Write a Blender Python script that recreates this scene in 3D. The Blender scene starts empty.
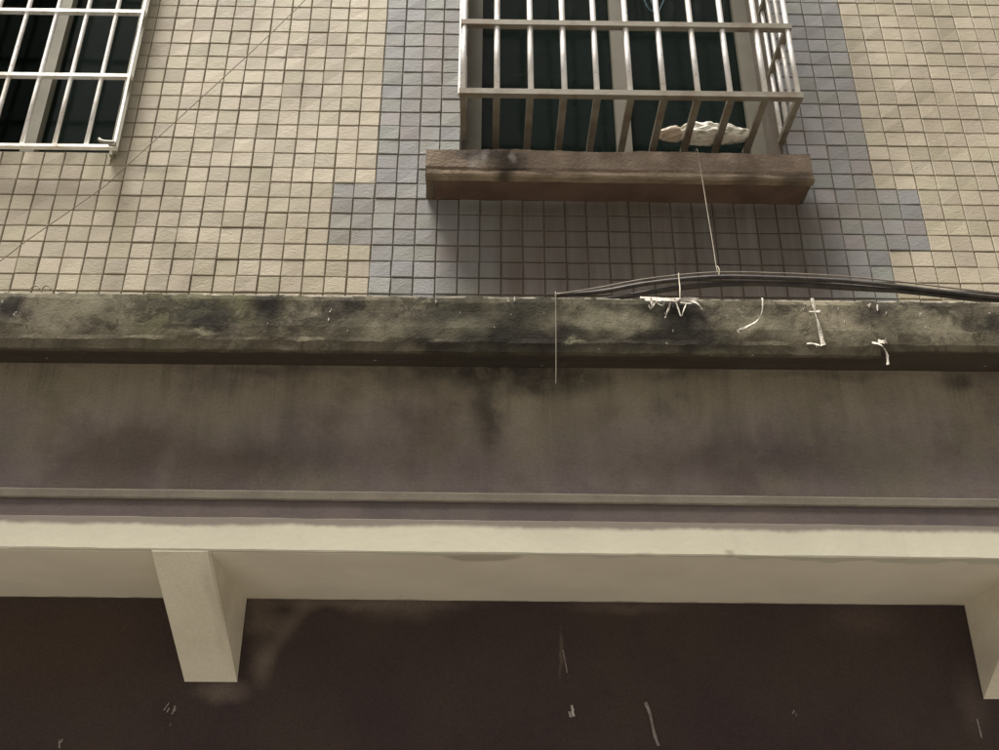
import bpy, bmesh, math, random
from mathutils import Vector, Matrix, noise
R = math.radians
random.seed(7)
S = bpy.context.scene
COL = S.collection

# ------------------------------------------------------------------ camera
def set_camera():
    right = Vector((0.99986169, -0.01652937, 0.00183873))
    up = Vector((-0.00915202, -0.4545256, 0.89068666))
    fwd = Vector((0.01388674, 0.89058029, 0.45461401))
    cam = bpy.data.cameras.new('camera')
    cam.lens = 1030.0 / 999.0 * 36.0
    cam.sensor_width = 36.0
    cam.clip_start = .05
    cam.clip_end = 2000
    o = bpy.data.objects.new('camera', cam)
    m = Matrix((right, up, -fwd)).transposed().to_4x4()
    m.translation = Vector((0.3986, -2.9779, -2.2847))
    o.matrix_world = m
    COL.objects.link(o)
    S.camera = o
    return o
CAM = set_camera()

# ------------------------------------------------------------------ sky, sun, exposure
SUN_DIR = Vector((-.24, -.215, 1)).normalized()          # towards the sun
ELEV = math.asin(SUN_DIR.z)
w = bpy.data.worlds.new('World'); S.world = w; w.use_nodes = True
nt = w.node_tree; nt.nodes.clear()
out = nt.nodes.new('ShaderNodeOutputWorld'); bg = nt.nodes.new('ShaderNodeBackground')
sky = nt.nodes.new('ShaderNodeTexSky'); sky.sky_type = 'NISHITA'; sky.sun_disc = False
sky.sun_elevation = ELEV
sky.sun_rotation = math.atan2(SUN_DIR.x, SUN_DIR.y)
sky.dust_density = 6; sky.air_density = 1.0; sky.ozone_density = .6
hs = nt.nodes.new('ShaderNodeHueSaturation'); hs.inputs['Saturation'].default_value = .25
mx = nt.nodes.new('ShaderNodeMix'); mx.data_type = 'RGBA'; mx.blend_type = 'MULTIPLY'
mx.inputs[0].default_value = 1; mx.inputs[7].default_value = (1, .92, .85, 1)
nt.links.new(sky.outputs[0], hs.inputs['Color']); nt.links.new(hs.outputs[0], mx.inputs[6])
nt.links.new(mx.outputs[2], bg.inputs[0]); nt.links.new(bg.outputs[0], out.inputs[0])
bg.inputs[1].default_value = .05
sl = bpy.data.lights.new('sun', 'SUN'); sl.energy = 4.2; sl.angle = R(24); sl.color = (1, .95, .86)
so = bpy.data.objects.new('sun', sl); COL.objects.link(so)
so.rotation_euler = SUN_DIR.to_track_quat('Z', 'Y').to_euler()
so.location = SUN_DIR * 20
S.view_settings.view_transform = 'Standard'; S.view_settings.look = 'None'
S.view_settings.gamma = 1; S.view_settings.use_curve_mapping = False
S.view_settings.exposure = 1.2
S.render.engine = 'CYCLES'
S.cycles.max_bounces = 6; S.cycles.diffuse_bounces = 4

# ------------------------------------------------------------------ node helpers
def new_mat(name, rough=.85, spec=.3):
    m = bpy.data.materials.new(name); m.use_nodes = True
    b = m.node_tree.nodes['Principled BSDF']
    b.inputs['Roughness'].default_value = rough
    b.inputs['Specular IOR Level'].default_value = spec
    return m, m.node_tree, b
class N:
    """small helper round a node tree; coordinates are world positions in metres"""
    def __init__(s, nt):
        s.nt = nt; s.geo = nt.nodes.new('ShaderNodeNewGeometry')
        s.pos = s.geo.outputs['Position']
    def link(s, a, b): s.nt.links.new(a, b)
    def put(s, sock, v):
        if isinstance(v, bpy.types.NodeSocket): s.link(v, sock)
        else: sock.default_value = v
    def math(s, op, a, b=0.0, c=None, clamp=False):
        n = s.nt.nodes.new('ShaderNodeMath'); n.operation = op; n.use_clamp = clamp
        s.put(n.inputs[0], a); s.put(n.inputs[1], b)
        if c is not None: s.put(n.inputs[2], c)
        return n.outputs[0]
    def vmath(s, op, a, b):
        n = s.nt.nodes.new('ShaderNodeVectorMath'); n.operation = op
        s.put(n.inputs[0], a); s.put(n.inputs[1], b); return n.outputs[0]
    def scaled(s, v): return s.vmath('MULTIPLY', s.pos, v)
    def noise(s, scale, detail=4, rough=.55, vec=None, dist=0.0):
        n = s.nt.nodes.new('ShaderNodeTexNoise')
        s.link(vec if vec is not None else s.pos, n.inputs['Vector'])
        n.inputs['Scale'].default_value = scale; n.inputs['Detail'].default_value = detail
        n.inputs['Roughness'].default_value = rough; n.inputs['Distortion'].default_value = dist
        return n.outputs[0]
    def sep(s, v=None):
        n = s.nt.nodes.new('ShaderNodeSeparateXYZ'); s.link(v if v is not None else s.pos, n.inputs[0]); return n.outputs
    def rng(s, v, a, b, c=0.0, d=1.0, smooth=True):
        n = s.nt.nodes.new('ShaderNodeMapRange'); n.interpolation_type = 'SMOOTHSTEP' if smooth else 'LINEAR'
        s.put(n.inputs[0], v)
        for i, q in enumerate((a, b, c, d)): n.inputs[i+1].default_value = q
        return n.outputs[0]
    def mix(s, f, a, b, mode='MIX'):
        n = s.nt.nodes.new('ShaderNodeMix'); n.data_type = 'RGBA'; n.blend_type = mode
        s.put(n.inputs[0], f)
        for i, q in ((6, a), (7, b)):
            if isinstance(q, tuple) and len(q) == 3: q = q + (1,)
            s.put(n.inputs[i], q)
        return n.outputs[2]
    def bump(s, b, h, strength, dist, prev=None):
        n = s.nt.nodes.new('ShaderNodeBump'); n.inputs['Strength'].default_value = strength
        n.inputs['Distance'].default_value = dist; s.link(h, n.inputs['Height'])
        if prev is not None: s.link(prev, n.inputs['Normal'])
        s.link(n.outputs[0], b.inputs['Normal']); return n.outputs[0]
    def blob(s, warp, x, z, rx, rz, soft=.6):
        """soft mask of an irregular stain centred at world x, z"""
        xyz = s.sep(warp)
        dx = s.math('MULTIPLY', s.math('SUBTRACT', xyz[0], x), 1/rx)
        dz = s.math('MULTIPLY', s.math('SUBTRACT', xyz[2], z), 1/rz)
        d = s.math('SQRT', s.math('ADD', s.math('MULTIPLY', dx, dx), s.math('MULTIPLY', dz, dz)))
        return s.rng(d, 1-soft, 1+soft*.6, 1, 0)
    def warp(s, scale, amt, detail=3):
        n = s.nt.nodes.new('ShaderNodeTexNoise'); s.link(s.pos, n.inputs['Vector'])
        n.inputs['Scale'].default_value = scale; n.inputs['Detail'].default_value = detail
        v = s.vmath('SUBTRACT', n.outputs[1], (.5, .5, .5))
        v = s.vmath('MULTIPLY', v, (amt, amt, amt))
        return s.vmath('ADD', s.pos, v)

TW, TH = .075, .0660                                     # tile pitch

# ------------------------------------------------------------------ materials
def tile_mat(name, base, alt, third, fourth):
    m, t, b = new_mat(name, .62, .35); n = N(t)
    cell = n.vmath('FLOOR', n.vmath('MULTIPLY', n.vmath('ADD', n.pos, (0, 0, 0)), (1/TW, 0, 1/TH)), (0, 0, 0))
    wn = t.nodes.new('ShaderNodeTexWhiteNoise'); n.link(cell, wn.inputs['Vector'])
    r = wn.outputs['Value']; rc = n.sep(wn.outputs['Color'])
    c = n.mix(n.rng(r, .45, 1), base, alt)
    c = n.mix(n.math('MULTIPLY', n.rng(rc[1], .78, .95), .7), c, third)
    c = n.mix(n.math('MULTIPLY', n.rng(rc[0], .55, .9), .75), c, fourth)
    v = n.rng(rc[2], 0, 1, .83, 1.08, smooth=False)
    c = n.mix(1.0, c, n.vmath('MULTIPLY', n.vmath('ADD', (0, 0, 0), (1, 1, 1)), v) if False else comb(t, v), 'MULTIPLY')
    # fine grain of the fired surface
    g = n.noise(260, 3, .6)
    c = n.mix(1.0, c, comb(t, n.rng(g, .3, .7, .93, 1.05)), 'MULTIPLY')
    # grime: big soft patches and thin runs of dirt
    d = n.noise(1.6, 4, .6)
    d2 = n.noise(1, 4, .65, n.scaled((9, 9, 1.3)))
    f = n.math('MULTIPLY', n.rng(d, .40, .70), .42)
    f2 = n.math('MULTIPLY', n.rng(d2, .52, .78), .20)
    c = n.mix(f, c, (.20, .165, .115)); c = n.mix(f2, c, (.16, .135, .10))
    wp = n.warp(9, .05)
    for (x, z, rx, rz, k) in ((-.70, -.30, .05, .16, .32), (-.86, -.42, .05, .10, .25), (.50, -.42, .035, .05, .5), (-.62, -.40, .03, .10, .2),
                              (1.75, .35, .16, .7, .28), (.22, .35, .14, .5, .10), (-.8, .05, .10, .02, .35)):
        c = n.mix(n.math('MULTIPLY', n.blob(wp, x, z, rx, rz, .8), k), c, (.10, .085, .065))
    # sill's cast shadow painted into the tile colour, broken up by drip streaks
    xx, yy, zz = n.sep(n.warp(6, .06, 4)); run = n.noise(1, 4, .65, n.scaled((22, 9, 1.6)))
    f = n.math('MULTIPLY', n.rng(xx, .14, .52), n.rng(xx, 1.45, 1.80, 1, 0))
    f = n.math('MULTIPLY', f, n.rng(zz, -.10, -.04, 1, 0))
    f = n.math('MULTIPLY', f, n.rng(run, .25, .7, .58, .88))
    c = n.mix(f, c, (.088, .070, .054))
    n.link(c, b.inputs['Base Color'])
    h1 = n.noise(70, 2, .5, n.scaled((1, 1, 1.6)), 1.2); h2 = n.noise(420, 2, .6)
    p = n.bump(b, h1, .40, .0036); n.bump(b, h2, .25, .0012, p)
    n.link(n.rng(g, .3, .7, .55, .75), b.inputs['Roughness'])
    return m
def comb(t, v):
    n = t.nodes.new('ShaderNodeCombineColor')
    for i in range(3): t.links.new(v, n.inputs[i])
    return n.outputs[0]

M = {}
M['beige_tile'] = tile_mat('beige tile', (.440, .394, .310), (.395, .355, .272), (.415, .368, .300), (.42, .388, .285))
M['blue_tile'] = tile_mat('blue grey tile', (.235, .24, .248), (.265, .26, .245), (.262, .245, .248), (.225, .243, .228))

def grout():
    m, t, b = new_mat('grout', .95, .1); n = N(t)
    c = n.mix(n.noise(30, 3), (.135, .112, .082), (.20, .168, .125))
    n.link(c, b.inputs['Base Color']); n.bump(b, n.noise(300), .5, .002); return m
M['grout'] = grout()

def cap_mat():
    m, t, b = new_mat('weathered cap concrete', .93, .15); n = N(t)
    a = n.noise(5, 6, .62); a2 = n.noise(13, 7, .72, None, .5); a3 = n.noise(2.2, 4, .6, n.vmath('ADD', n.pos, (7, 3, 1)))
    c = n.mix(n.rng(a, .38, .66), (.088, .078, .056), (.20, .180, .130))
    c = n.mix(n.math('MULTIPLY', n.rng(a3, .46, .60), .62), c, (.098, .098, .050))       # moss film
    c = n.mix(n.math('MULTIPLY', n.rng(a2, .50, .60), .72), c, (.030, .027, .020))
    a4 = n.noise(1, 5, .7, n.scaled((34, 10, 9)), .8); c = n.mix(n.math('MULTIPLY', n.rng(a4, .52, .70), .55), c, (.030, .027, .020))
    a5 = n.noise(38, 4, .6); c = n.mix(n.math('MULTIPLY', n.rng(a5, .56, .72), .45), c, (.24, .22, .18))
    xm = n.sep(n.warp(4, .25, 4))[0]; c = n.mix(n.math('MULTIPLY', n.math('MULTIPLY', n.rng(xm, .05, .40), n.rng(xm, .85, 1.02, 1, 0)), n.rng(a, .35, .6, .92, .4)), c, (.034, .034, .022))
    # lower lip: smoother ochre render
    z = n.sep(n.warp(14, .03))[2]; z0 = n.sep()[2]
    c = n.mix(n.math('MULTIPLY', n.rng(z, -.952, -.93, 1, 0), .55), c, (.095, .083, .058))
    wp = n.warp(14, .12, 6)
    for (x, z, rx, rz, k) in ((-.88, -.88, .045, .07, .95), (-.35, -.90, .08, .06, .97), (-.19, -.86, .045, .08, .98), (.0, -.86, .05, .05, .7),
                              (.03, -.93, .06, .03, .8), (.28, -.93, .13, .07, .9), (.42, -.95, .22, .05, .8), (.48, -.87, .06, .06, .65), (.52, -.95, .16, .03, .7), (.93, -.88, .095, .085, .97), (.86, -.95, .17, .04, .85),
                              (.66, -.93, .12, .025, .5), (1.02, -.96, .10, .03, .6), (1.46, -.86, .06, .05, .8), (1.62, -.83, .10, .025, .8), (1.80, -.90, .08, .05, .7), (1.2, -.90, .05, .05, .45)):
        c = n.mix(n.math('MULTIPLY', n.blob(wp, x, z, rx, rz, .9), k), c, (.018, .016, .014))
    # pale leached patches
    for (x, z, rx, rz, k) in ((-.68, -.86, .10, .04, .45), (.12, -.93, .16, .03, .3), (.32, -.92, .07, .04, .35), (.73, -.90, .10, .035, .5), (1.15, -.90, .09, .04, .45),
                              (-.36, -.945, .035, .008, .9), (1.58, -.90, .10, .04, .35), (1.36, -.93, .10, .02, .35), (.62, -.955, .03, .006, .6)):
        c = n.mix(n.math('MULTIPLY', n.blob(wp, x, z, rx, rz, .9), k), c, (.25, .235, .165))
    c = n.mix(n.math('MULTIPLY', n.math('MULTIPLY', n.rng(z0, -.9735, -.966, 1, 0), n.rng(n.sep()[1], -.572, -.558)), .85), c, (.058, .048, .038))   # shade under the cap, painted as a dark tone on its underside
    c = n.mix(n.math('MULTIPLY', n.math('MULTIPLY', n.rng(z, -.868, -.83), n.rng(n.noise(13, 5, .7), .47, .58)), .85), c, (.022, .02, .016))
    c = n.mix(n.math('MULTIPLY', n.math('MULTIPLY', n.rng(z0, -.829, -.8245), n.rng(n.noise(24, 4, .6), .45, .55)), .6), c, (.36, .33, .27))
    sp = n.rng(n.noise(46, 2, .5), .745, .77)
    c = n.mix(n.math('MULTIPLY', sp, .65), c, (.38, .36, .32))
    n.link(c, b.inputs['Base Color'])
    p = n.bump(b, n.noise(22, 5, .55), .5, .008); n.bump(b, n.noise(160, 4), .4, .003, p)
    return m
M['cap'] = cap_mat()

def face_mat():
    m, t, b = new_mat('stained grey canopy paint', .9, .15); n = N(t)
    st = n.noise(1, 5, .6, n.scaled((5.5, 3, 1.1)), .3)
    st2 = n.noise(1, 4, .6, n.scaled((16, 5, 2.2)))
    fine = n.noise(1, 2, .6, n.scaled((40, 40, 420)))
    big = n.noise(2.6, 5, .6)
    c = n.mix(n.rng(st, .34, .66), (.190, .163, .137), (.275, .24, .194))
    wz = n.sep(n.warp(3.2, .28, 5))[2]
    lo = n.rng(wz, -1.30, -1.10, 1, 0)
    c = n.mix(n.math('MULTIPLY', lo, .70), c, (.152, .127, .126))                        # purple grey, darker low down
    hi = n.rng(wz, -1.16, -1.03, 0, 1)
    c = n.mix(n.math('MULTIPLY', hi, .70), c, (.29, .255, .18))                         # olive, lighter towards the top
    c = n.mix(n.math('MULTIPLY', n.rng(big, .47, .62), .62), c, (.118, .092, .072))
    c = n.mix(n.math('MULTIPLY', n.rng(n.noise(4.5, 5, .62, n.vmath('ADD', n.pos, (3, 5, 8))), .50, .64), .40), c, (.20, .185, .125))
    c = n.mix(n.math('MULTIPLY', n.rng(n.noise(5.5, 5, .62, n.vmath('ADD', n.pos, (13, 5, 8))), .52, .66), .38), c, (.115, .092, .102))
    c = n.mix(n.math('MULTIPLY', n.rng(st2, .50, .74), .18), c, (.068, .058, .050))
    st3 = n.noise(1, 5, .7, n.scaled((30, 8, 1.5))); c = n.mix(n.math('MULTIPLY', n.math('MULTIPLY', n.rng(st3, .50, .66), n.rng(wz, -1.18, -.98, 0, 1)), .32), c, (.06, .055, .040))
    wp = n.warp(7, .10, 5)
    for (x, z, rx, rz, k) in ((.415, -1.12, .05, .10, .65), (.56, -1.03, .11, .035, .7), (.42, -.99, .30, .05, .95), (.415, -1.10, .04, .13, .5), (.62, -1.0, .12, .03, .6), (-.15, -.985, .25, .018, .5), (1.35, -.985, .2, .015, .4), (1.70, -1.005, .055, .03, .8), (.93, -.99, .12, .02, .5),
                              (1.3, -1.22, .22, .10, .35), (-.1, -1.26, .2, .08, .35), (-.55, -1.24, .12, .10, .3), (1.05, -1.24, .2, .06, .3)):
        c = n.mix(n.math('MULTIPLY', n.blob(wp, x, z, rx, rz, .95), n.math('MULTIPLY', n.rng(n.noise(19, 5, .7), .3, .62, .45, 1), k)), c, (.050, .045, .038))
    for (x, z, rx, rz, k) in ((.445, -1.035, .018, .04, .5), (-.35, -1.10, .22, .06, .3), (.2, -1.03, .2, .03, .3), (.86, -1.02, .12, .03, .4), (1.2, -1.04, .3, .03, .3)):
        c = n.mix(n.math('MULTIPLY', n.blob(wp, x, z, rx, rz, .9), k), c, (.24, .215, .155))
    c = n.mix(1.0, c, comb(t, n.rng(fine, .2, .8, .93, 1.06)), 'MULTIPLY')
    c = n.mix(1.0, c, comb(t, n.rng(n.noise(140, 3), .3, .7, .92, 1.07)), 'MULTIPLY')
    n.link(c, b.inputs['Base Color'])
    p = n.bump(b, n.noise(12, 5), .35, .006); n.bump(b, fine, .18, .002, p)
    return m
M['face'] = face_mat()

def plain(name, c1, c2, scale=8, rough=.9, spec=.2, bump=.3, dist=.003, stain=None, bscale=90):
    m, t, b = new_mat(name, rough, spec); n = N(t)
    c = n.mix(n.rng(n.noise(scale, 5, .6), .35, .65), c1, c2)
    c = n.mix(1.0, c, comb(t, n.rng(n.noise(150, 3), .3, .7, .94, 1.05)), 'MULTIPLY')
    if stain:
        wp = n.warp(stain.get('ws', 8), stain.get('wa', .05), 5)
        for (x, z, rx, rz, k, col) in stain['blobs']:
            c = n.mix(n.math('MULTIPLY', n.blob(wp, x, z, rx, rz, .9), k), c, col)
    n.link(c, b.inputs['Base Color'])
    if bump: n.bump(b, n.noise(bscale, 4), bump, dist)
    return m
M['stripe'] = plain('grey moulding paint', (.180, .160, .130), (.22, .198, .160), 9)
M['dark_band'] = plain('dark band paint', (.118, .098, .095), (.150, .125, .115), 6)

def cream():
    m, t, b = new_mat('cream paint', .8, .25); n = N(t)
    c = n.mix(n.rng(n.noise(3, 5), .35, .65), (.57, .55, .44), (.62, .60, .48))
    c = n.mix(n.math('MULTIPLY', n.rng(n.noise(1, 4, .6, n.scaled((14, 6, 2))), .55, .8), .22), c, (.42, .35, .25))
    # grey wall colour lapping unevenly over the top of the cream
    x, y, z = n.sep(); e = n.noise(5, 3, .5); e2 = n.noise(30, 3, .6)
    zz = n.math('ADD', z, n.math('MULTIPLY', x, .0035))
    zz = n.math('ADD', zz, n.math('MULTIPLY', n.math('SUBTRACT', e, .5), .020))
    zz = n.math('ADD', zz, n.math('MULTIPLY', n.math('SUBTRACT', e2, .5), .012))
    c = n.mix(n.math('MULTIPLY', n.rng(zz, -1.444, -1.429), .88), c, (.20, .172, .15))
    wp = n.warp(20, .02, 4)
    for (x, z, rx, rz, k) in ((1.02, -1.50, .012, .008, .5), (.8, -1.503, .02, .004, .3)):
        c = n.mix(n.math('MULTIPLY', n.blob(wp, x, z, rx, rz, .9), k), c, (.2, .15, .1))
    n.link(c, b.inputs['Base Color'])
    n.bump(b, n.noise(60, 4), .25, .003)
    return m
M['cream'] = cream()

def soffit():
    m, t, b = new_mat('cream soffit paint', .85, .2); n = N(t)
    c = n.mix(n.rng(n.noise(4, 5), .35, .65), (.71, .66, .53), (.77, .72, .58))
    x, y, z = n.sep(n.warp(9, .03, 4))
    # half-moon damp ring behind the lip
    dx = n.math('MULTIPLY', n.math('SUBTRACT', x, .395), 1/.11); dy = n.math('MULTIPLY', n.math('SUBTRACT', y, -.455), 1/.07)
    d = n.math('SQRT', n.math('ADD', n.math('MULTIPLY', dx, dx), n.math('MULTIPLY', dy, dy)))
    c = n.mix(n.math('MULTIPLY', n.rng(d, .75, 1.05, 1, 0), .45), c, (.22, .18, .12))
    # hand-rolled edge where the dark wall paint touched the ceiling
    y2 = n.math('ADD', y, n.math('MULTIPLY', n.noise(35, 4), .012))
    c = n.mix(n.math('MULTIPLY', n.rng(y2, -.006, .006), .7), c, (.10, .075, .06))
    sp = n.rng(n.noise(28, 2), .77, .80); c = n.mix(n.math('MULTIPLY', sp, .5), c, (.12, .09, .06))
    n.link(c, b.inputs['Base Color']); n.bump(b, n.noise(60, 4), .25, .003)
    return m
M['soffit'] = soffit()

def darkwall():
    m, t, b = new_mat('dark brown wall paint', .75, .2); n = N(t)
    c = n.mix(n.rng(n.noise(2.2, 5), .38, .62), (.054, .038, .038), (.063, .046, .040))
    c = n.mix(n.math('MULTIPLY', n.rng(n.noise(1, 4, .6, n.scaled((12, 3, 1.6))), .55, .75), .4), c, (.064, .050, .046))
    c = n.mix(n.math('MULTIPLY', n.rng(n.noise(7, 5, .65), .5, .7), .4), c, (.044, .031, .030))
    wp = n.warp(12, .05, 5)
    c = n.mix(n.math('MULTIPLY', n.blob(wp, -.85, -1.65, .35, .16, .9), .5), c, (.066, .045, .028))
    pale = (.20, .165, .13)
    for (x, z, rx, rz, k) in ((.05, -1.513, .30, .022, .55), (.17, -1.53, .13, .035, .30), (-.225, -1.58, .07, .03, .45), (-.25, -1.53, .05, .05, .45),
                              (-.33, -1.765, .07, .03, .60), (-.22, -1.70, .03, .05, .5), (-.235, -1.65, .03, .05, .3), (.80, -1.52, .16, .018, .28), (.62, -1.65, .006, .06, .45), (1.50, -1.55, .12, .05, .16), (1.78, -1.78, .04, .10, .22)):
        c = n.mix(n.math('MULTIPLY', n.blob(wp, x, z, rx, rz, .95), k), c, pale)
    c = n.mix(1.0, c, comb(t, n.rng(n.noise(230, 3, .7), .3, .7, .82, 1.16)), 'MULTIPLY')
    # slanting brush sweep from the corbel foot up to the ceiling
    xyz = n.sep(n.warp(10, .02, 4))
    l = n.math('SUBTRACT', n.math('ADD', xyz[0], .245), n.math('MULTIPLY', n.math('ADD', xyz[2], 1.72), .62))
    s1 = n.math('MULTIPLY', n.rng(n.math('ABSOLUTE', l), .002, .045, 1, 0), n.rng(xyz[2], -1.73, -1.66))
    c = n.mix(n.math('MULTIPLY', n.math('MULTIPLY', s1, n.rng(xyz[0], -.12, -.06, 1, 0)), .36), c, pale)
    n.link(c, b.inputs['Base Color']); n.bump(b, n.noise(45, 4), .3, .004)
    return m
M['dark_wall'] = darkwall()

DK = (.03, .025, .02)
M['sill'] = plain('brown sill concrete', (.135, .102, .076), (.20, .158, .120), 7, bump=.7, dist=.005,
                  stain={'ws': 14, 'wa': .07, 'blobs': [(.42, .025, .13, .03, .85, DK), (.47, -.015, .07, .045, .9, DK), (.34, .03, .08, .03, .7, DK), (.39, .01, .015, .03, .7, (.32, .3, .28)), (.49, .015, .012, .03, .5, (.32, .3, .28)), (.36, .0, .03, .05, .4, (.3, .28, .26)), (.48, -.045, .05, .02, .85, DK),
                         (.26, .0, .05, .04, .4, (.1, .07, .05)), (.25, -.055, .1, .02, .3, DK), (1.25, -.02, .08, .03, .4, DK), (.8, .02, .1, .03, .25, DK), (1.5, -.07, .05, .04, .6, DK)]})
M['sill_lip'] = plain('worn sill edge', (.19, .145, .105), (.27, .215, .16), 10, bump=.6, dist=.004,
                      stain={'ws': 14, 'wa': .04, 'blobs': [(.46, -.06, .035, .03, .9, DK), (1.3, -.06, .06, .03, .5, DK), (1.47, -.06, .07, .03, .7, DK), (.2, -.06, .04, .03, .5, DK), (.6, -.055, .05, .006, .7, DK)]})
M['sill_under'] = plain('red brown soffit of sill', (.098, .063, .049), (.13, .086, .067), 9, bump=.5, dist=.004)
M['frame'] = plain('greenish aluminium frame', (.215, .205, .16), (.26, .25, .20), 5, .55, .4, bump=.1)
M['frame_dull'] = plain('darker brown-grey window frame', (.12, .112, .088), (.155, .145, .112), 5, .6, .3, bump=.1)  # darker and browner than the left window's frame
M['reveal'] = plain('plastered reveal', (.085, .07, .056), (.12, .10, .08), 6)
M['ground'] = plain('street concrete', (.115, .108, .10), (.17, .16, .148), 1.5, bump=.5, dist=.01, bscale=25)
M['concrete'] = plain('plain concrete', (.25, .23, .19), (.32, .29, .245), 3, bump=.4, dist=.006, bscale=30)
M['room'] = plain('dim room', (.05, .055, .048), (.07, .07, .06), 2)
M['curtain'] = plain('dark green curtain', (.012, .024, .018), (.028, .048, .037), 4)
M['slat'] = plain('dusty slats', (.30, .36, .32), (.40, .46, .41), 9, .6)
M['thread'] = plain('pale twine', (.42, .38, .30), (.58, .54, .45), 30, bump=0)
M['dull_thread'] = plain('grey twine', (.20, .18, .15), (.28, .25, .2), 30, bump=0)
M['blue_thread'] = plain('blue cord', (.06, .13, .17), (.09, .17, .2), 30, bump=0)
M['wire'] = plain('dark wire', (.17, .135, .095), (.22, .18, .13), 40, .6, .4, bump=0)
M['cable'] = plain('dusty black cable', (.028, .024, .022), (.055, .046, .04), 30, .6, .35, bump=.2)
M['cable_grey'] = plain('dusty grey cable', (.14, .12, .10), (.22, .19, .16), 30, .55, .35, bump=.2)
M['paper'] = plain('white torn paper', (.40, .37, .32), (.74, .70, .63), 45, .8, .2, bump=.4)
M['fleck'] = plain('pale plaster splash', (.40, .36, .33), (.6, .55, .5), 60, .9, .1, bump=.4)
M['faint_fleck'] = plain('faint plaster splash', (.20, .17, .16), (.34, .30, .28), 60, .9, .1, bump=.4)

def steel():
    m, t, b = new_mat('stainless tube', .42, .5); n = N(t)
    c = n.mix(n.rng(n.noise(9, 5, .6), .4, .7), (.90, .90, .89), (.72, .69, .63))
    c = n.mix(n.math('MULTIPLY', n.rng(n.noise(55, 4, .6), .58, .75), .6), c, (.17, .11, .06))
    n.link(c, b.inputs['Base Color']); b.inputs['Metallic'].default_value = .35
    n.link(n.rng(n.noise(40, 3), .3, .7, .28, .5), b.inputs['Roughness'])
    n.bump(b, n.noise(90, 3), .15, .002)
    return m
M['steel'] = steel()
def rust_steel():
    m, t, b = new_mat('dull rail steel', .6, .4); n = N(t)
    c = n.mix(n.rng(n.noise(11, 5, .6), .42, .66), (.20, .185, .150), (.14, .112, .082))
    c = n.mix(n.math('MULTIPLY', n.rng(n.noise(4, 4), .5, .7), .4), c, (.15, .16, .12))
    n.link(c, b.inputs['Base Color']); b.inputs['Metallic'].default_value = .2
    n.bump(b, n.noise(90, 3), .2, .002); return m
M['rail'] = rust_steel()
def glass():
    m = bpy.data.materials.new('dark window glass'); m.use_nodes = True; t = m.node_tree
    b = t.nodes['Principled BSDF']; o = t.nodes['Material Output']; n = N(t)
    b.inputs['Base Color'].default_value = (.012, .022, .018, 1); b.inputs['Roughness'].default_value = .12
    b.inputs['Specular IOR Level'].default_value = .35
    n.bump(b, n.noise(5, 2), .25, .01)
    tr = t.nodes.new('ShaderNodeBsdfTransparent'); tr.inputs[0].default_value = (.42, .50, .44, 1)
    mx = t.nodes.new('ShaderNodeMixShader'); mx.inputs[0].default_value = .45
    t.links.new(tr.outputs[0], mx.inputs[1]); t.links.new(b.outputs[0], mx.inputs[2]); t.links.new(mx.outputs[0], o.inputs[0])
    return m
M['glass'] = glass()
def bag_mat():
    m, t, b = new_mat('crumpled plastic bag', .5, .4); n = N(t)
    x = n.sep(n.warp(18, .04))[0]
    fold_shade = n.noise(1, 4, .6, n.scaled((16, 30, 60)), 1.5)
    c = n.mix(n.rng(fold_shade, .48, .60), (.88, .86, .78), (.42, .42, .31))  # shading of the folds painted in as greyer bands
    c = n.mix(n.math('MULTIPLY', n.rng(x, 1.10, 1.125, 1, 0), .7), c, (.50, .37, .27))
    n.link(c, b.inputs['Base Color']); n.bump(b, n.noise(30, 2, .5, None, 2.0), .35, .006)
    return m
M['bag'] = bag_mat()

# ------------------------------------------------------------------ object helpers
def tag(o, label=None, cat=None, group=None, kind=None):
    if label: o['label'] = label
    if cat: o['category'] = cat
    if group: o['group'] = group
    if kind: o['kind'] = kind
    return o
def link_mesh(name, verts, faces, mat, parent=None, smooth=False):
    me = bpy.data.meshes.new(name); me.from_pydata([tuple(v) for v in verts], [], faces); me.update()
    for mm in (mat if isinstance(mat, (list, tuple)) else [mat]): me.materials.append(mm)
    if smooth:
        for p in me.polygons: p.use_smooth = True
    return link_obj(name, me, parent)
def link_obj(name, me, parent=None, loc=None):
    o = bpy.data.objects.new(name, me); COL.objects.link(o)
    if loc: o.location = loc
    if parent: o.parent = parent; o.matrix_parent_inverse = Matrix.Translation(-parent_world(parent))
    return o
WORLD = {}
def parent_world(p):
    v = Vector(p.location)
    while p.parent: 
        p = p.parent
    return v if True else v
def empty(name, loc=(0, 0, 0)):
    o = bpy.data.objects.new(name, None); COL.objects.link(o); o.location = loc; o.empty_display_size = .2
    return o
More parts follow.
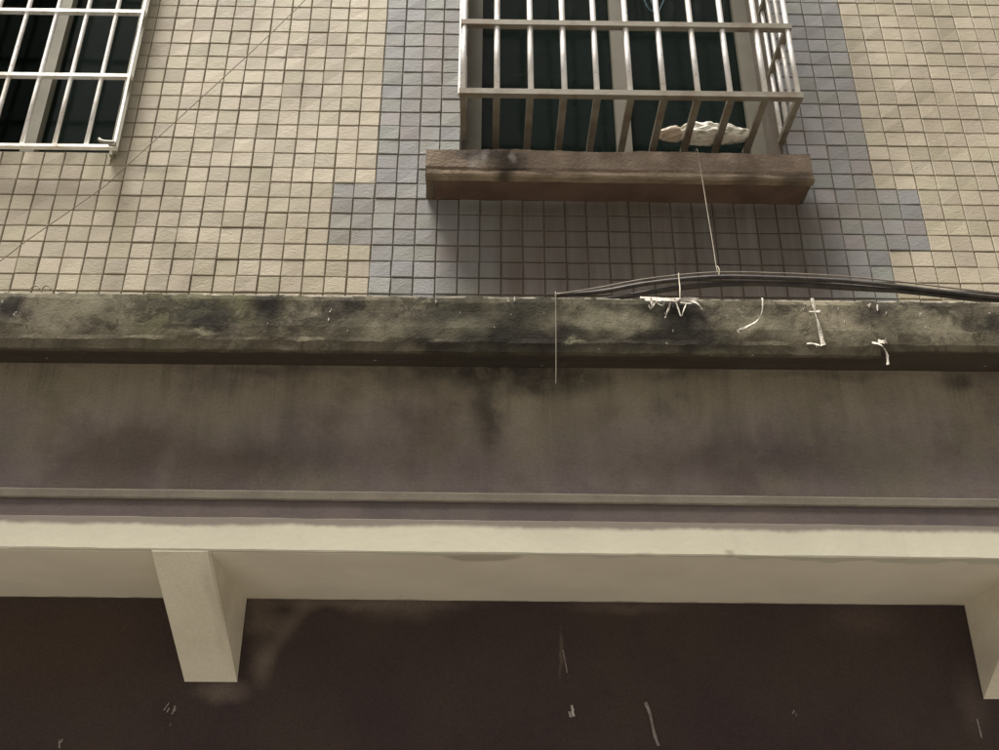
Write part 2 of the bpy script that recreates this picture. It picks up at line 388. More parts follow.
class MB:
    """collects shapes for ONE mesh"""
    def __init__(s): s.v = []; s.f = []
    def box(s, x0, x1, y0, y1, z0, z1):
        k = len(s.v)
        s.v += [(x, y, z) for z in (z0, z1) for y in (y0, y1) for x in (x0, x1)]
        s.f += [tuple(k+i for i in q) for q in ((0, 2, 3, 1), (4, 5, 7, 6), (0, 1, 5, 4), (2, 6, 7, 3), (0, 4, 6, 2), (1, 3, 7, 5))]
        return s
    def tube(s, pts, r, seg=8, r2=None, flat=1.0, cap=True):
        pts = [Vector(p) for p in pts]; k = len(s.v); n = len(pts)
        t0 = (pts[1]-pts[0]).normalized()
        ref = Vector((0, 1, 0)) if abs(t0.y) < .9 else Vector((1, 0, 0))
        for i, p in enumerate(pts):
            t = (pts[min(i+1, n-1)]-pts[max(i-1, 0)]).normalized()
            a = t.cross(ref).normalized(); b = t.cross(a).normalized()
            rr = r if r2 is None else r+(r2-r)*i/(n-1)
            for j in range(seg):
                q = 2*math.pi*j/seg
                s.v.append(tuple(p+a*math.cos(q)*rr+b*math.sin(q)*rr*flat))
        for i in range(n-1):
            for j in range(seg):
                a = k+i*seg+j; b = k+i*seg+(j+1) % seg
                s.f.append((a, b, b+seg, a+seg))
        if cap:
            s.f.append(tuple(k+j for j in range(seg))[::-1]); s.f.append(tuple(k+(n-1)*seg+j for j in range(seg)))
        return s
    def ribbon(s, pts, w, th=.0012, twist=0.0):
        """thin strip with real thickness along pts"""
        pts = [Vector(p) for p in pts]; k = len(s.v); n = len(pts)
        for i, p in enumerate(pts):
            t = (pts[min(i+1, n-1)]-pts[max(i-1, 0)]).normalized()
            nn = Vector((math.sin(twist*i), -math.cos(twist*i), .15)).normalized()
            a = t.cross(nn).normalized()*(w*.5*(1+.55*noise.noise(p*110)+.4*noise.noise(p*300))); b = nn*th*.5
            s.v += [tuple(p+a+b), tuple(p-a+b), tuple(p-a-b), tuple(p+a-b)]
        for i in range(n-1):
            for j in range(4):
                a = k+i*4+j; b = k+i*4+(j+1) % 4
                s.f.append((a, b, b+4, a+4))
        s.f += [(k+3, k+2, k+1, k), (k+(n-1)*4, k+(n-1)*4+1, k+(n-1)*4+2, k+(n-1)*4+3)]
        return s
    def blobby(s, c, r, seg=7):
        """small irregular splash lying against a wall plane"""
        k = len(s.v); c = Vector(c); s.v.append(tuple(c+Vector((0, -.0022, 0))))
        for j in range(seg):
            q = 2*math.pi*j/seg; rr = r*(random.uniform(.45, 1.2))
            s.v.append(tuple(c+Vector((math.cos(q)*rr, -.0012, math.sin(q)*rr*1.2))))
        for j in range(seg):
            q = 2*math.pi*j/seg; v = Vector(s.v[k+1+j])-c; s.v.append(tuple(c+Vector((v.x*1.1, .002, v.z*1.1))))
        for j in range(seg):
            a = k+1+j; b = k+1+(j+1) % seg
            s.f.append((k, a, b)); s.f.append((a, a+seg, b+seg, b))
        return s
    def sliver(s, c, r):
        """ragged flat shred or smear of paint, longer than wide"""
        c = Vector(c); a = random.uniform(-.5, .5); L = r*random.uniform(.8, 1.7)
        pts = [c+Vector((math.sin(a)*L*t+random.gauss(0, r*.10), -.0012, math.cos(a)*L*t)) for t in (-1, -.6, -.2, .2, .6, 1)]
        return s.ribbon(pts, r*random.uniform(.45, .9), .0016)
    def build(s, name, mat, parent=None, smooth=False): return link_mesh(name, s.v, s.f, mat, parent, smooth)
def smooth_path(ctrl, n=8):
    """Catmull-Rom through control points"""
    c = [Vector(p) for p in ctrl]; c = [c[0]*2-c[1]]+c+[c[-1]*2-c[-2]]; outp = []
    for i in range(1, len(c)-2):
        for k in range(n):
            t = k/n; a, b, d, e = c[i-1], c[i], c[i+1], c[i+2]
            outp.append(.5*((2*b)+(d-a)*t+(2*a-5*b+4*d-e)*t*t+(3*b-a-3*d+e)*t**3))
    outp.append(c[-2]); return outp
def strip(name, prof, x0, x1, dx, mat, parent, jit=.0, jscale=12, slope=0.0, rough=None, close=True):
    """extrude a (y, z) outline along X with small unevenness; 'rough' gives a per-corner amount"""
    nx = max(2, int((x1-x0)/dx)); v = []; f = []; m = len(prof)
    for i in range(nx+1):
        x = x0+(x1-x0)*i/nx
        for j, (y, z) in enumerate(prof):
            a = jit if rough is None else rough[j]
            q = Vector((x*jscale, y*jscale*2+j*3.1, z*jscale))
            dz = (noise.noise(q)+.5*noise.noise(q*3.3)+.35*noise.noise(q*8.1))*a
            dy = (noise.noise(q+Vector((9, 4, 2)))+.4*noise.noise(q*4.1+Vector((1, 7, 2))))*a*.5
            v.append((x, y+dy, z+dz+slope*x))
    for i in range(nx):
        for j in range(m if close else m-1):
            a = i*m+j; b = i*m+(j+1) % m
            f.append((a, b, b+m, a+m))
    if close: f.append(tuple(range(m))[::-1]); f.append(tuple(nx*m+j for j in range(m)))
    o = link_mesh(name, v, f, mat, parent)
    return o

# ------------------------------------------------------------------ the setting
GZ = -3.885
g = MB().box(-600, 600, -600, 600, GZ-.3, GZ).build('ground', M['ground']); tag(g, kind='structure')

# ------------------------------------------------------------------ building
XL, XR, ZT = -3.2, 4.2, 2.6
B = empty('apartment_building', (0, 0, 0))
tag(B, 'apartment building with beige and blue-grey tiled upper wall above a stained concrete canopy', 'building')

# window openings (x0, x1, z0, z1)
OL = (-2.16, -.955, .125, 1.42)
OR = (.3015, 1.484, .045, 1.42)
def walls():
    m = MB(); y0, y1 = .0045, .16
    zb = -.83
    m.box(XL, OL[0], y0, y1, zb, ZT)
    m.box(OL[0], OL[1], y0, y1, zb, OL[2]); m.box(OL[0], OL[1], y0, y1, OL[3], ZT)
    m.box(OL[1], OR[0], y0, y1, zb, ZT)
    m.box(OR[0], OR[1], y0, y1, zb, OR[2]); m.box(OR[0], OR[1], y0, y1, OR[3], ZT)
    m.box(OR[1], XR, y0, y1, zb, ZT)
    return m
wall = walls().build('tiled_wall', M['grout'], B)
tag(wall, 'upper wall of square beige tiles with a blue-grey tile surround below the caged window')
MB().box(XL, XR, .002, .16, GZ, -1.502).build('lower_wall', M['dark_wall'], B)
# the rest of the block: sides, back, roof slab
r_ = MB(); r_.box(XL, XL+.15, .163, 5, GZ, ZT); r_.box(XR-.15, XR, .163, 5, GZ, ZT); r_.box(XL, XR, 5.003, 5.15, GZ, ZT)
r_.build('rear_wall', M['concrete'], B)
MB().box(XL-.02, XR+.02, -.0, 5.2, ZT+.003, ZT+.15).build('roof', M['concrete'], B)
rm = MB(); rm.box(XL+.155, XR-.155, .163, 4.9, -1.2, -1.05); rm.box(XL+.155, XR-.155, 2.6, 2.7, -1.045, ZT-.01)
rm.build('room_shell', M['room'], B)

# ---- tiles
def tile_geo(w, h, dz=0.0, seed=0):
    """one tile: proud, softly bevelled face; origin at cell centre, back at y=.005"""
    rr = random.Random(seed); hw, hh = w/2, h/2; b = .0022
    v = [(-hw, .0055, -hh), (hw, .0055, -hh), (hw, .0055, hh), (-hw, .0055, hh)]
    for (sx, sz) in ((-1, -1), (1, -1), (1, 1), (-1, 1)):
        v.append((sx*hw, .0012+rr.uniform(-.0004, .0004), sz*hh))
    ty = [rr.uniform(-.0012, .0010) for _ in range(4)]
    for i, (sx, sz) in enumerate(((-1, -1), (1, -1), (1, 1), (-1, 1))):
        v.append((sx*(hw-b), -.0012+ty[i], sz*(hh-b)))
    f = []
    for i in range(4):
        j = (i+1) % 4
        f.append((i, j, 4+j, 4+i)); f.append((4+i, 4+j, 8+j, 8+i))
    f.append((8, 9, 10, 11))
    return v, f
GAP = .0031
def is_blue(c, r):
    if 0 <= c < 24: return True
    if -4 <= r <= -1 and (c in (-2, -1, 24, 25)): return True
    return False
SILL = (.186, 1.528, -.066, .045)
def clip(x0, x1, z0, z1):
    """cut the tile's rectangle round the openings and the sill"""
    rects = [(x0, x1, z0, z1)]
    for (a, b, c, d) in (OL, OR, SILL):
        new = []
        for (p, q, s, t) in rects:
            if q <= a or p >= b or t <= c or s >= d: new.append((p, q, s, t)); continue
            if p < a: new.append((p, a, s, t))
            if q > b: new.append((b, q, s, t))
            pp, qq = max(p, a), min(q, b)
            if s < c: new.append((pp, qq, s, c))
            if t > d: new.append((pp, qq, d, t))
        rects = new
    return [k for k in rects if k[1]-k[0] > .012 and k[3]-k[2] > .012]
cells = []
camp = Vector(CAM.location)
for c in range(int(XL/TW)+1, int(XR/TW)):
    for r in range(-12, int(ZT/TH)):
        x0, z0 = c*TW, r*TH
        x, z = x0+TW/2, z0+TH/2
        rects = clip(x0, x0+TW, z0, z0+TH)
        # in the picture: right of the left edge, left of the right edge, above the cap
        xl = -1.2329-(z+.4614)*.221; xr = 2.1447+(z+.4605)*.220
        seen = xl < x < xr and -.47 < z < .95 and len(rects) == 1 and rects[0] == (x0, x0+TW, z0, z0+TH)
        cells.append((0 if seen else 1, (Vector((x, 0, z))-camp).length, c, r, rects))
cells.sort(key=lambda q: q[:4])
protos = {}
for blue in (0, 1):
    for k in range(6):
        v, f = tile_geo(TW-GAP, TH-GAP, 0, 31*k+blue)
        me = bpy.data.meshes.new('tile'); me.from_pydata(v, [], f); me.update()
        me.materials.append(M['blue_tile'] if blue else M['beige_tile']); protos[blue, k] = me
stuff = {0: MB(), 1: MB()}
for i, (s, d, c, r, rects) in enumerate(cells):
    blue = int(is_blue(c, r))
    jx, jz, rot = random.gauss(0, .0006), random.gauss(0, .0006), random.gauss(0, .008)
    if i < 300:
        o = bpy.data.objects.new('tile', protos[blue, random.randrange(6)]); COL.objects.link(o)
        o.location = (c*TW+TW/2+jx, random.choice((0, 0, 0, -.0018))+random.uniform(-.0010, .0008), r*TH+TH/2+jz); o.rotation_euler = (0, rot, 0)
        o.parent = wall
        continue
    for (x0, x1, z0, z1) in rects:
        v, f = tile_geo(x1-x0-GAP, z1-z0-GAP, 0, random.randrange(10**6))
        mb = stuff[blue]; k = len(mb.v); cx, cz = (x0+x1)/2+jx, (z0+z1)/2+jz; yy = random.uniform(-.0008, .0006)
        ca, sa = math.cos(rot), math.sin(rot)
        mb.v += [(cx+a*ca+e*sa, b+yy, cz-a*sa+e*ca) for a, b, e in v]; mb.f += [tuple(k+q for q in ff) for ff in f]
# both colours of the remaining tiles in one mesh
me_v = stuff[0].v+stuff[1].v; k0 = len(stuff[0].v); me_f = stuff[0].f+[tuple(k0+q for q in ff) for ff in stuff[1].f]
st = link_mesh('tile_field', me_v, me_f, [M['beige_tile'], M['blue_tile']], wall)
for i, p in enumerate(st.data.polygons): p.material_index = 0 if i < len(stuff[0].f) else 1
tag(st, kind='stuff')

# ---- windows
def window(op, y, mullions, fl, fr, fb, label, fmat):
    x0, x1, z0, z1 = op
    fm = MB(); d0, d1 = y, y+.05
    fm.box(x0+.002, x0+fl, d0, d1, z0+.002, z1-.002); fm.box(x1-fr, x1-.002, d0, d1, z0+.002, z1-.002)
    fm.box(x0+fl, x1-fr, d0, d1, z0+.002, z0+fb); fm.box(x0+fl, x1-fr, d0, d1, z1-.05, z1-.002)
    w_ = fm.build('window', fmat, B)
    tag(w_, label)
    xs = [x0+fl]
    for (a, b) in mullions:
        MB().box(a, b, d0-.012, d1-.01, z0+fb+.001, z1-.051).build('mullion', fmat, w_); xs += [a, b]
    xs.append(x1-fr)
    for i in range(0, len(xs), 2):
        MB().box(xs[i]-.006, xs[i+1]+.006, y+.024, y+.029, z0+fb-.004, z1-.045).build('pane', M['glass'], w_)
    return w_
WR = window(OR, .08, [(.888, .944)], .074, .088, .045, 'sliding window with grey-green frame behind the projecting cage', M['frame_dull'])
WL = window(OL, .055, [(-1.318, -1.266), (-1.77, -1.74)], .03, .035, .03, 'dark sliding window behind the flat grille, cut off by the left edge', M['frame'])
def curtain(x0, x1, y, z0, z1, wob=.02):
    n = int((x1-x0)/.012); v = []; f = []
    for i in range(n+1):
        x = x0+(x1-x0)*i/n; yy = y+math.sin(x*70+2*math.sin(x*9))*wob
        v += [(x, yy, z0), (x, yy, z1), (x, yy+.003, z0), (x, yy+.003, z1)]
    for i in range(n):
        a = i*4; f += [(a, a+4, a+5, a+1), (a+2, a+3, a+7, a+6)]
    return link_mesh('curtain', v, f, M['curtain'], WR if x0 > 0 else WL, True)
MB().box(1.452, 1.4815, .004, .079, .05, 1.415).build('jamb', M['reveal'], WR)
curtain(.58, .90, .24, .1, 1.4); curtain(1.0, 1.42, .26, .1, 1.4); curtain(-1.28, -1.0, .22, .1, 1.4); curtain(-2.0, -1.42, .25, .1, 1.4)
bl = MB()
for z in (.40, .47, .50, .58, .66, .69, .80, .88, .96):
    bl.box(.38, .885, .150, .170, z, z+.0035); bl.box(.95, 1.39, .155, .170, z+.013, z+.0155)
bl.build('blind_slat', M['slat'], WR)['kind'] = 'stuff'
# plaster reveals, 2 mm proud of the wall core
def reveal(op, y1):
    x0, x1, z0, z1 = op; m = MB()
    m.box(x0-.004, x0+.002, .0025, y1, z0, z1); m.box(x1-.002, x1+.004, .0025, y1, z0, z1)
    m.box(x0+.002, x1-.002, .0025, y1, z0-.004, z0+.002)
    m.build('window_reveal', M['reveal'], B)
reveal(OR, .15); reveal(OL, .15)

# ---- sill under the caged window
sill = strip('window_sill', [(.004, .043), (.004, -.059), (-.118, -.059), (-.136, -.045), (-.140, -.030), (-.140, .047)],
             .186, 1.527, .012, M['sill'], B, slope=-.004, rough=[0, 0, .004, .006, .006, .005], jscale=10)
tag(sill, 'thick weathered brown concrete sill with black stains near its left end')
strip('sill_edge', [(-.112, -.058), (-.112, -.068), (-.138, -.068), (-.1435, -.060), (-.1430, -.046), (-.134, -.044)],
      .189, 1.528, .012, M['sill_lip'], sill, slope=-.0045, rough=[0, .002, .005, .004, .005, 0], jscale=11)
strip('sill_underside', [(.003, -.0605), (.003, -.066), (-.107, -.066), (-.1105, -.0605)],
      0.214, 1.512, .012, M['sill_under'], sill, slope=-.0045, rough=[0, .003, .004, 0], jscale=9)

# ---- canopy
can = empty('concrete_canopy', (0, 0, 0)); can.parent = B
tag(can, 'long stained concrete canopy with a mossy cap and cream lip below the tiles')
CX0, CX1 = -3.0, 4.0
strip('cap', [(0.0, -.83), (0.0, -.97), (-.47, -.9735), (-.4995, -.9735), (-.572, -.9735), (-.579, -.958), (-.5815, -.92), (-.5815, -.87), (-.5815, -.84), (-.579, -.824), (-.57, -.819), (-.3, -.825)],
      CX0, CX1, .008, M['cap'], can, rough=[0, 0, 0, .002, .003, .004, .005, .005, .005, .0045, .0045, 0], jscale=9)
# thick render under the cap, broken off at the right
strip('cap_render', [(-.50, -.9745), (-.50, -.976), (-.562, -.992), (-.577, -.990), (-.5835, -.965), (-.5835, -.954), (-.570, -.954)],
      CX0, 1.452, .008, M['cap'], can, rough=[0, .001, .003, .004, .004, .0045, 0], jscale=14)
strip('fascia', [(.0, -.9745), (.0, -1.415), (-.456, -1.415), (-.457, -1.38), (-.457, -1.2), (-.458, -1.08), (-.459, -.9745)],
      CX0, CX1, .03, M['face'], can, rough=[0, 0, 0, .001, .003, .003, 0], jscale=3, slope=0)
strip('moulding', [(-.4535, -1.3435), (-.4535, -1.367), (-.466, -1.370), (-.4685, -1.366), (-.4685, -1.348), (-.466, -1.3435)],
      CX0, CX1, .02, M['stripe'], can, slope=-.0038, rough=[0, 0, .0012, .0012, .0012, .0012], jscale=16)
strip('dark_band', [(-.4525, -1.3675), (-.4525, -1.4185), (-.4605, -1.4185), (-.4610, -1.3675)],
      CX0, CX1, .03, M['dark_band'], can, slope=-.0036, rough=[0, 0, .0008, .0005])
strip('lip', [(-.30, -1.416), (-.30, -1.4985), (-.450, -1.5035), (-.4605, -1.5035), (-.4625, -1.500), (-.4625, -1.4182), (-.4620, -1.4165)],
      CX0, CX1, .02, M['cream'], can, slope=-.0045, rough=[0, 0, .0012, .0015, .0015, .0015, .0015], jscale=11)
strip('soffit', [(.1, -1.4985), (.1, -1.5045), (-.4485, -1.5045), (-.4485, -1.4995)], CX0, CX1, .05, M['soffit'], can, slope=-.003)
def corbel(x0, x1, zb):
    zt = -1.502; yf = -.4605; r = .004
    v = [(x0, yf, zt+.008), (x0, yf, zt-.004), (x0, -.006, zb), (x0, .0, zb-.004), (x0, .0, zt+.004)]
    # bevelled edges along the sloping underside
    me = bpy.data.meshes.new('corbel'); bm = bmesh.new()
    L = [bm.verts.new(p) for p in v]; Rr = [bm.verts.new((x1, p[1], p[2])) for p in v]
    bm.faces.new(L[::-1]); bm.faces.new(Rr)
    for i in range(5): bm.faces.new((L[i], L[(i+1) % 5], Rr[(i+1) % 5], Rr[i]))
    bmesh.ops.recalc_face_normals(bm, faces=bm.faces)
    es = [e for e in bm.edges if all(q in (L[1], L[2]) for q in e.verts) or all(q in (Rr[1], Rr[2]) for q in e.verts)]
    bmesh.ops.bevel(bm, geom=es, offset=.004, segments=2, affect='EDGES')
    bm.to_mesh(me); bm.free(); me.materials.append(M['corbel'])
    return link_obj('corbel', me, can)
M['corbel'] = plain('cream corbel paint', (.72, .67, .53), (.79, .74, .60), 4, bump=.25, bscale=60,
                    stain={'ws': 10, 'wa': .05, 'blobs': [(-.30, -1.60, .02, .1, .25, (.3, .25, .18)), (1.83, -1.68, .05, .05, .25, (.42, .36, .34))]})
corbel(-.4365, -.2895, -1.7355); corbel(1.8115, 1.958, -1.772)

# ------------------------------------------------------------------ paint and plaster splashes
def flecks(name, items, mat, parent, y):
    m = MB()
    for (x, z, r) in items:
        for k in range(2): m.sliver((x+random.gauss(0, r*.5), y, z+random.gauss(0, r*.6)), r*random.uniform(.35, .75))
    return m.build(name, mat, parent)
LWALL = [o for o in B.children if o.name == 'lower_wall'][0]
for (x, z, r, mt) in ((-.467, -1.815, .013, 'faint_fleck'), (-.452, -1.822, .012, 'faint_fleck'), (-.459, -1.853, .004, 'faint_fleck'), (-.746, -1.901, .012, 'faint_fleck'), (.635, -1.811, .014, 'fleck'),
                  (1.272, -1.816, .010, 'faint_fleck')):
    flecks('plaster_splash', [(x, z, r)], M[mt], LWALL, .001)
MB().ribbon(smooth_path([(.855, -.0005, -1.79), (.866, -.0005, -1.82), (.874, -.0005, -1.87), (.884, -.0005, -1.905)], 5), .008, .003).build('plaster_splash', M['faint_fleck'], LWALL)
MB().ribbon(smooth_path([(.628, .0008, -1.645), (.634, .0008, -1.68), (.639, .0008, -1.71)], 4), .0035, .0015).build('plaster_splash', M['faint_fleck'], LWALL)
MB().ribbon(smooth_path([(1.782, .0008, -1.83), (1.784, .0008, -1.88)], 4), .004, .0015).build('plaster_splash', M['faint_fleck'], LWALL)
fl = flecks('paint_fleck', [(-.019, -.875, .004), (-.0226, -.8996, .004), (-.181, -.914, .0025), (.267, -.843, .004), (.458, -.838, .006), (.477, -.831, .005), (.03, -.933, .003), (.329, -.877, .002),
        (1.356, -.853, .003), (1.366, -.89, .003), (1.265, -.838, .004), (1.262, -.85, .004), (1.442, -.839, .006), (1.46, -.845, .005), (1.484, -.8635, .003), (1.625, -.88, .0025), (1.766, -.86, .003), (1.28, -.965, .004)],
       M['fleck'], can, -.583); tag(fl, kind='stuff')

# ------------------------------------------------------------------ projecting security cage (right window)
def bar_v(x, y, z0, z1, s=.0085):
    return MB().tube([(x, y, z0+(z1-z0)*i/6) for i in range(7)], s, 10)
CG = empty('window_cage', (.894, 0, .21))
tag(CG, 'projecting steel security cage of square rails and round bars over the sill', 'security cage')
Y0 = -.24; X0, X1 = .3125, 1.4815; ZF = .2100; ZC = 1.5
n_b = 10; step = (X1-X0)/n_b
def pk(mb, name, mat, smooth=False): 
    o = mb.build(name, mat, None, smooth); o.parent = CG; o.matrix_parent_inverse = Matrix.Translation(-Vector(CG.location)); return o
for i in range(n_b+1):
    x = X0+step*i+(random.gauss(0, .0018) if 0 < i < n_b else 0)
    pk(bar_v(x, Y0+.004*(0 < i < n_b), ZF+.005, ZC, .0105 if 0 < i < n_b else .0095), 'bar', M['steel'], True)
for z in (ZF, .5355, .861, 1.187, ZC):
    pk(MB().box(X0-.013, X1+.013, Y0-.013, Y0+.011, z-.0115, z+.0115), 'front_rail', M['rail'])
    for x in (X0, X1):
        pk(MB().box(x-.011, x+.011, Y0+.0125, -.001, z-.0105, z+.0105), 'side_rail', M['rail'])
for i in range(1, n_b):
    x = X0+step*i
    o = pk(MB().box(x-.0125, x+.0125, Y0+.0125, .06, ZF-.009, ZF+.006), 'floor_bar', M['rail'])
for x in (X0, X1):
    for y in (-.165, -.09, -.015):
        pk(bar_v(x, y, ZF+.005, ZC, .008), 'side_bar', M['steel'], True)
# wide door frame posts seen at the left edge of the cage
pk(MB().box(X0-.018, X0-.0115, Y0+.013, Y0+.03, ZF+.012, ZC-.012), 'post', M['steel'])

# ------------------------------------------------------------------ flat grille (left window)
G = empty('window_grille', (-1.5, -.05, .1))
tag(G, 'flat white metal window grille cut off by the left edge', 'window grille')
def pg(mb, name, mat, smooth=False):
    o = mb.build(name, mat, None, smooth); o.parent = G; o.matrix_parent_inverse = Matrix.Translation(-Vector(G.location)); return o
GXR = -.9285; gs = .1135
for i in range(1, 11):
    x = -.935-.0995-gs*(i-1)
    pg(bar_v(x+random.gauss(0, .001), -.052, .112, 1.40, .0082), 'bar', M['steel'], True)
for z in (.103, .4355, .7605, 1.085, 1.41):
    pg(MB().box(-2.21, GXR+.006, -.064, -.045, z-(.0045 if z < .2 else .0075), z+.0075), 'rail', M['steel'])
pg(MB().box(GXR-.014, GXR+.006, -.0425, -.0285, .096, 1.419), 'post', M['frame'])
pg(MB().box(GXR-.002, GXR+.007, -.0715, -.0665, .096, 1.419), 'post', M['steel'])
pg(MB().box(GXR-.028, GXR-.016, -.028, .0, .094, 1.419), 'post', M['frame'])
pg(MB().box(-2.21, -2.195, -.0425, -.0, .094, 1.419), 'post', M['rail'])
pg(MB().tube([(-.980, -.078, .122), (-.972, -.08, .112), (-.955, -.08, .108), (-.925, -.078, .108)], .007, 7).box(-.942, -.918, -.082, -.072, .094, .108), 'latch', M['frame'])

# ------------------------------------------------------------------ bag in the cage
def bag():
    n, m = 110, 56; v = []; f = []
    cx, cy, cz = 1.205, -.002, .240; L = .178
    for i in range(n+1):
        t = i/n; x = cx-L+2*L*t
        prof = math.sin(math.pi*min(1, max(0, t)))**.45
        neck = .92-.34*math.exp(-((t-.25)/.035)**2)-.12*math.exp(-((t-.62)/.05)**2)
        for j in range(m):
            a = 2*math.pi*j/m
            p = Vector((x, math.cos(a), math.sin(a)))
            q = Vector((x*9+math.cos(a)*.6, math.cos(a)*1.5+x*5, math.sin(a)*1.5))
            rr = 1.02+.35*noise.noise(q)-.30*abs(noise.noise(q*1.3+Vector((3,1,2))))-.10*abs(noise.noise(q*3.3))
            cr = abs(((x*19+a*.8+.5*noise.noise(q)) % 1)-.5)*2; cr2 = abs(((x*11-a*1.3+.6*noise.noise(q*1.4)) % 1)-.5)*2
            rr += .10*(cr-.5)*prof+.08*(cr2-.5)*prof
            yy = cy+math.cos(a)*.060*prof*neck*rr; zz = cz+math.sin(a)*.040*prof*neck*rr
            if zz < ZF+.0075: zz = ZF+.0075-.002*noise.noise(q*3)
            v.append((x+.012*noise.noise(q*1.3), yy, zz))
    for i in range(n):
        for j in range(m):
            a = i*m+j; b = i*m+(j+1) % m; f.append((a, b, b+m, a+m))
    f.append(tuple(range(m))[::-1]); f.append(tuple(n*m+j for j in range(m)))
    o = link_mesh('crumpled_bag', v, f, M['bag'], None, True)
    return tag(o, 'crumpled off-white bag lying on the floor bars of the window cage', 'bag')
bag()

# ------------------------------------------------------------------ threads, wires and cables
def line(name, ctrl, r, mat, label, cat, n=10, group=None, seg=6, flat=1.0, jit=0):
    p = smooth_path(ctrl, n)
    if jit: p = [q+Vector((random.gauss(0, jit), 0, random.gauss(0, jit))) for q in p]
    o = MB().tube(p, r, seg, flat=flat).build(name, mat, None, True)
    return tag(o, label, cat, group)
line('thread', [(1.128, -.10, .056), (1.1299, -.148, .052), (1.1287, -.168, -.030), (1.1148, -.240, -.1949), (1.1005, -.310, -.3462), (1.0793, -.410, -.5288), (1.0577, -.500, -.6591), (1.0440, -.562, -.729)], .0011, M['dull_thread'],
     'thin pale thread hanging from the brown sill down to the black cables', 'thread')
line('thread', [(.5877, -.55, -.806), (.5877, -.5915, -.812), (.587, -.594, -.86), (.585, -.5945, -.97), (.5835, -.594, -1.04), (.582, -.592, -1.092)], .0013, M['dull_thread'],
     'thin grey thread hanging down over the canopy edge below the start of the cables', 'thread')
line('overhead_wire', [(-.02, -.06, 1.30), (-.3181, -.05, .8456), (-.5148, -.05, .5455), (-.8764, -.045, .0318), (-.9489, -.043, -.0673), (-1.1779, -.035, -.2971), (-1.2341, -.034, -.3625), (-1.7, -.02, -.86)], .0018, M['wire'],
     'thin dark wire crossing the beige tiles diagonally below the left window', 'wire')
def on(y, pts): return [(x, y+dy, z) for (x, z, dy) in pts]
line('cable', on(-.55, [(.5916, -.8085, -.02), (.7142, -.784, 0), (.8549, -.754, 0), (1.0385, -.732, 0), (1.2204, -.733, 0), (1.3879, -.740, 0), (1.5534, -.757, 0), (1.6902, -.775, 0), (1.8244, -.790, 0), (2.1, -.812, 0), (3.2, -.813, 0)]),
     .0068, M['cable'], 'long black cable arching highest over the canopy edge towards the right', 'cable', seg=8, flat=.8)
line('cable', on(-.525, [(.64, -.815, -.02), (.7345, -.796, 0), (.8549, -.769, 0), (1.0385, -.742, 0), (1.2204, -.738, 0), (1.3879, -.747, 0), (1.55, -.755, 0), (1.70, -.758, 0), (1.86, -.766, 0), (2.2, -.79, 0), (3.2, -.80, 0)]),
     .0074, M['cable'], 'black cable lying behind the highest one, running level at the right edge of the photo', 'cable', seg=8, flat=.8)
line('cable', on(-.54, [(.69, -.813, -.01), (.80, -.790, 0), (.95, -.759, 0), (1.12, -.7455, 0), (1.28, -.7475, 0), (1.42, -.7545, 0), (1.56, -.766, 0), (1.68, -.779, 0), (1.82, -.796, 0), (2.1, -.815, 0), (3.2, -.816, 0)]),
     .0074, M['cable'], 'lowest black cable of the arching bundle above the canopy edge', 'cable', seg=8, flat=.8)
line('cable', on(-.565, [(.5877, -.8125, -.015), (.70, -.782, 0), (.85, -.7485, 0), (1.03, -.7265, 0), (1.21, -.7265, 0), (1.38, -.7340, 0), (1.55, -.751, 0), (1.68, -.768, 0), (1.82, -.784, 0), (2.1, -.806, 0), (3.2, -.807, 0)]),
     .0024, M['cable_grey'], 'thin dusty grey cord running along the top of the arching black cables', 'cable', seg=6)
line('twine', [(.932, -.572, -.735), (.931, -.575, -.762), (.929, -.585, -.79), (.926, -.592, -.815), (.925, -.592, -.835)], .0015, M['thread'], 'short pale twine tying the torn paper up to the cables', 'twine')
line('twine', [(1.042, -.574, -.712), (1.045, -.577, -.726), (1.043, -.574, -.742)], .0016, M['thread'], 'tiny knot of twine round the cables where the thread from the sill ends', 'twine')
for k, (x, label) in enumerate(((1.06, 'blue cord hanging in a loose curve behind the cage bars, the left one of two'), (1.085, 'blue cord hanging behind the cage bars, the right one of two'))):
    line('cord', [(x+.06, .035, 1.25), (x+.045, .035, 1.05), (x+.01, .035, .93), (x-.01, .035, .905), (x-.035, .035, .99), (x-.05, .035, 1.25)], .002, M['blue_thread'], label, 'cord')
for k, (x, label) in enumerate(((-.826, 'left loop of dark wire standing on the canopy edge at the far left'), (-.796, 'right loop of dark wire standing on the canopy edge at the far left'))):
    pts = [(x+.0125*math.cos(a), -.574+.004*math.sin(a*.5), -.8085+.0125*math.sin(a)) for a in [2*math.pi*i/18*.62-.2 for i in range(19)]]
    o = MB().tube(pts, .0021, 6).build('wire_loop', M['wire'], None, True); tag(o, label, 'wire loop', 'two wire loops on the canopy edge')

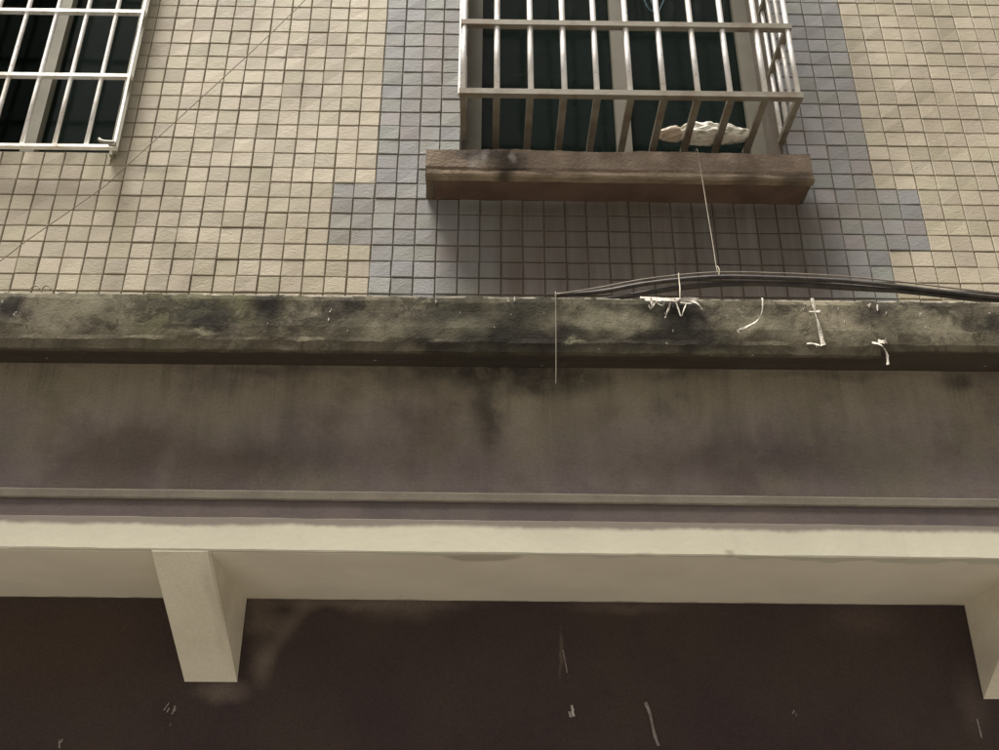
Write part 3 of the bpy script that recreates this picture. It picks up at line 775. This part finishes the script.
# ------------------------------------------------------------------ torn white scraps on the canopy edge
def scrap(name, runs, label, cat, wd):
    m = MB()
    for run in runs:
        w_ = wd if isinstance(run[0], tuple) else run[0]; pts = run if isinstance(run[0], tuple) else run[1]
        m.ribbon(smooth_path([(x, -.5905+random.uniform(-.004, .001), z) for x, z in pts], 5), w_, .0016, .12)
    return tag(m.build(name, M['paper'], None), label, cat)
scrap('torn_paper', [(.0062, [(.817, -.826), (.85, -.8275), (.90, -.8285), (.945, -.8265), (.976, -.829)]), (.0045, [(.845, -.829), (.852, -.845), (.8416, -.862), (.838, -.852)]),
      (.004, [(.858, -.833), (.866, -.846), (.8777, -.849), (.882, -.838)]), (.0055, [(.9, -.830), (.893, -.858), (.886, -.875), (.880, -.890)]), (.005, [(.91, -.829), (.918, -.86), (.9239, -.884), (.932, -.866), (.9402, -.846)]),
      (.005, [(.955, -.829), (.972, -.845), (.984, -.864)]), (.004, [(.925, -.842), (.95, -.843), (.968, -.838)]), (.0035, [(.868, -.832), (.858, -.842), (.848, -.858)]), (.011, [(.83, -.831), (.87, -.8325), (.90, -.8335), (.93, -.832), (.97, -.8325)]), (.008, [(.955, -.834), (.968, -.842), (.978, -.852), (.983, -.862)]), (.007, [(.84, -.834), (.848, -.842), (.846, -.852)])],
      'torn white paper strips dangling over the darkest stain of the canopy edge', 'torn paper', .005)
scrap('paper_strip', [(.0045, [(1.1495, -.823), (1.1487, -.840), (1.1421, -.872), (1.1274, -.895), (1.1074, -.908), (1.0828, -.922)]), (.004, [(1.0838, -.918), (1.073, -.926), (1.078, -.936)])],
      'curved white string hooked over the canopy edge right of the torn paper', 'string', .004)
scrap('paper_strip', [(.013, [(1.2861, -.823), (1.287, -.85), (1.2884, -.8845), (1.293, -.93), (1.2957, -.969)]), (.005, [(1.272, -.8659), (1.29, -.866), (1.3019, -.864)]), (.005, [(1.252, -.9648), (1.266, -.9655), (1.285, -.969)])],
      'long straight white strip of paper hanging down the canopy edge', 'paper strip', .006)
scrap('paper_strip', [(.007, [(1.428, -.9585), (1.445, -.966), (1.456, -.978), (1.462, -1.0), (1.459, -1.025)]), (.012, [(1.444, -.955), (1.456, -.957), (1.466, -.955)])],
      'bent white strip of paper curling under the canopy cap at the right', 'paper strip', .006)
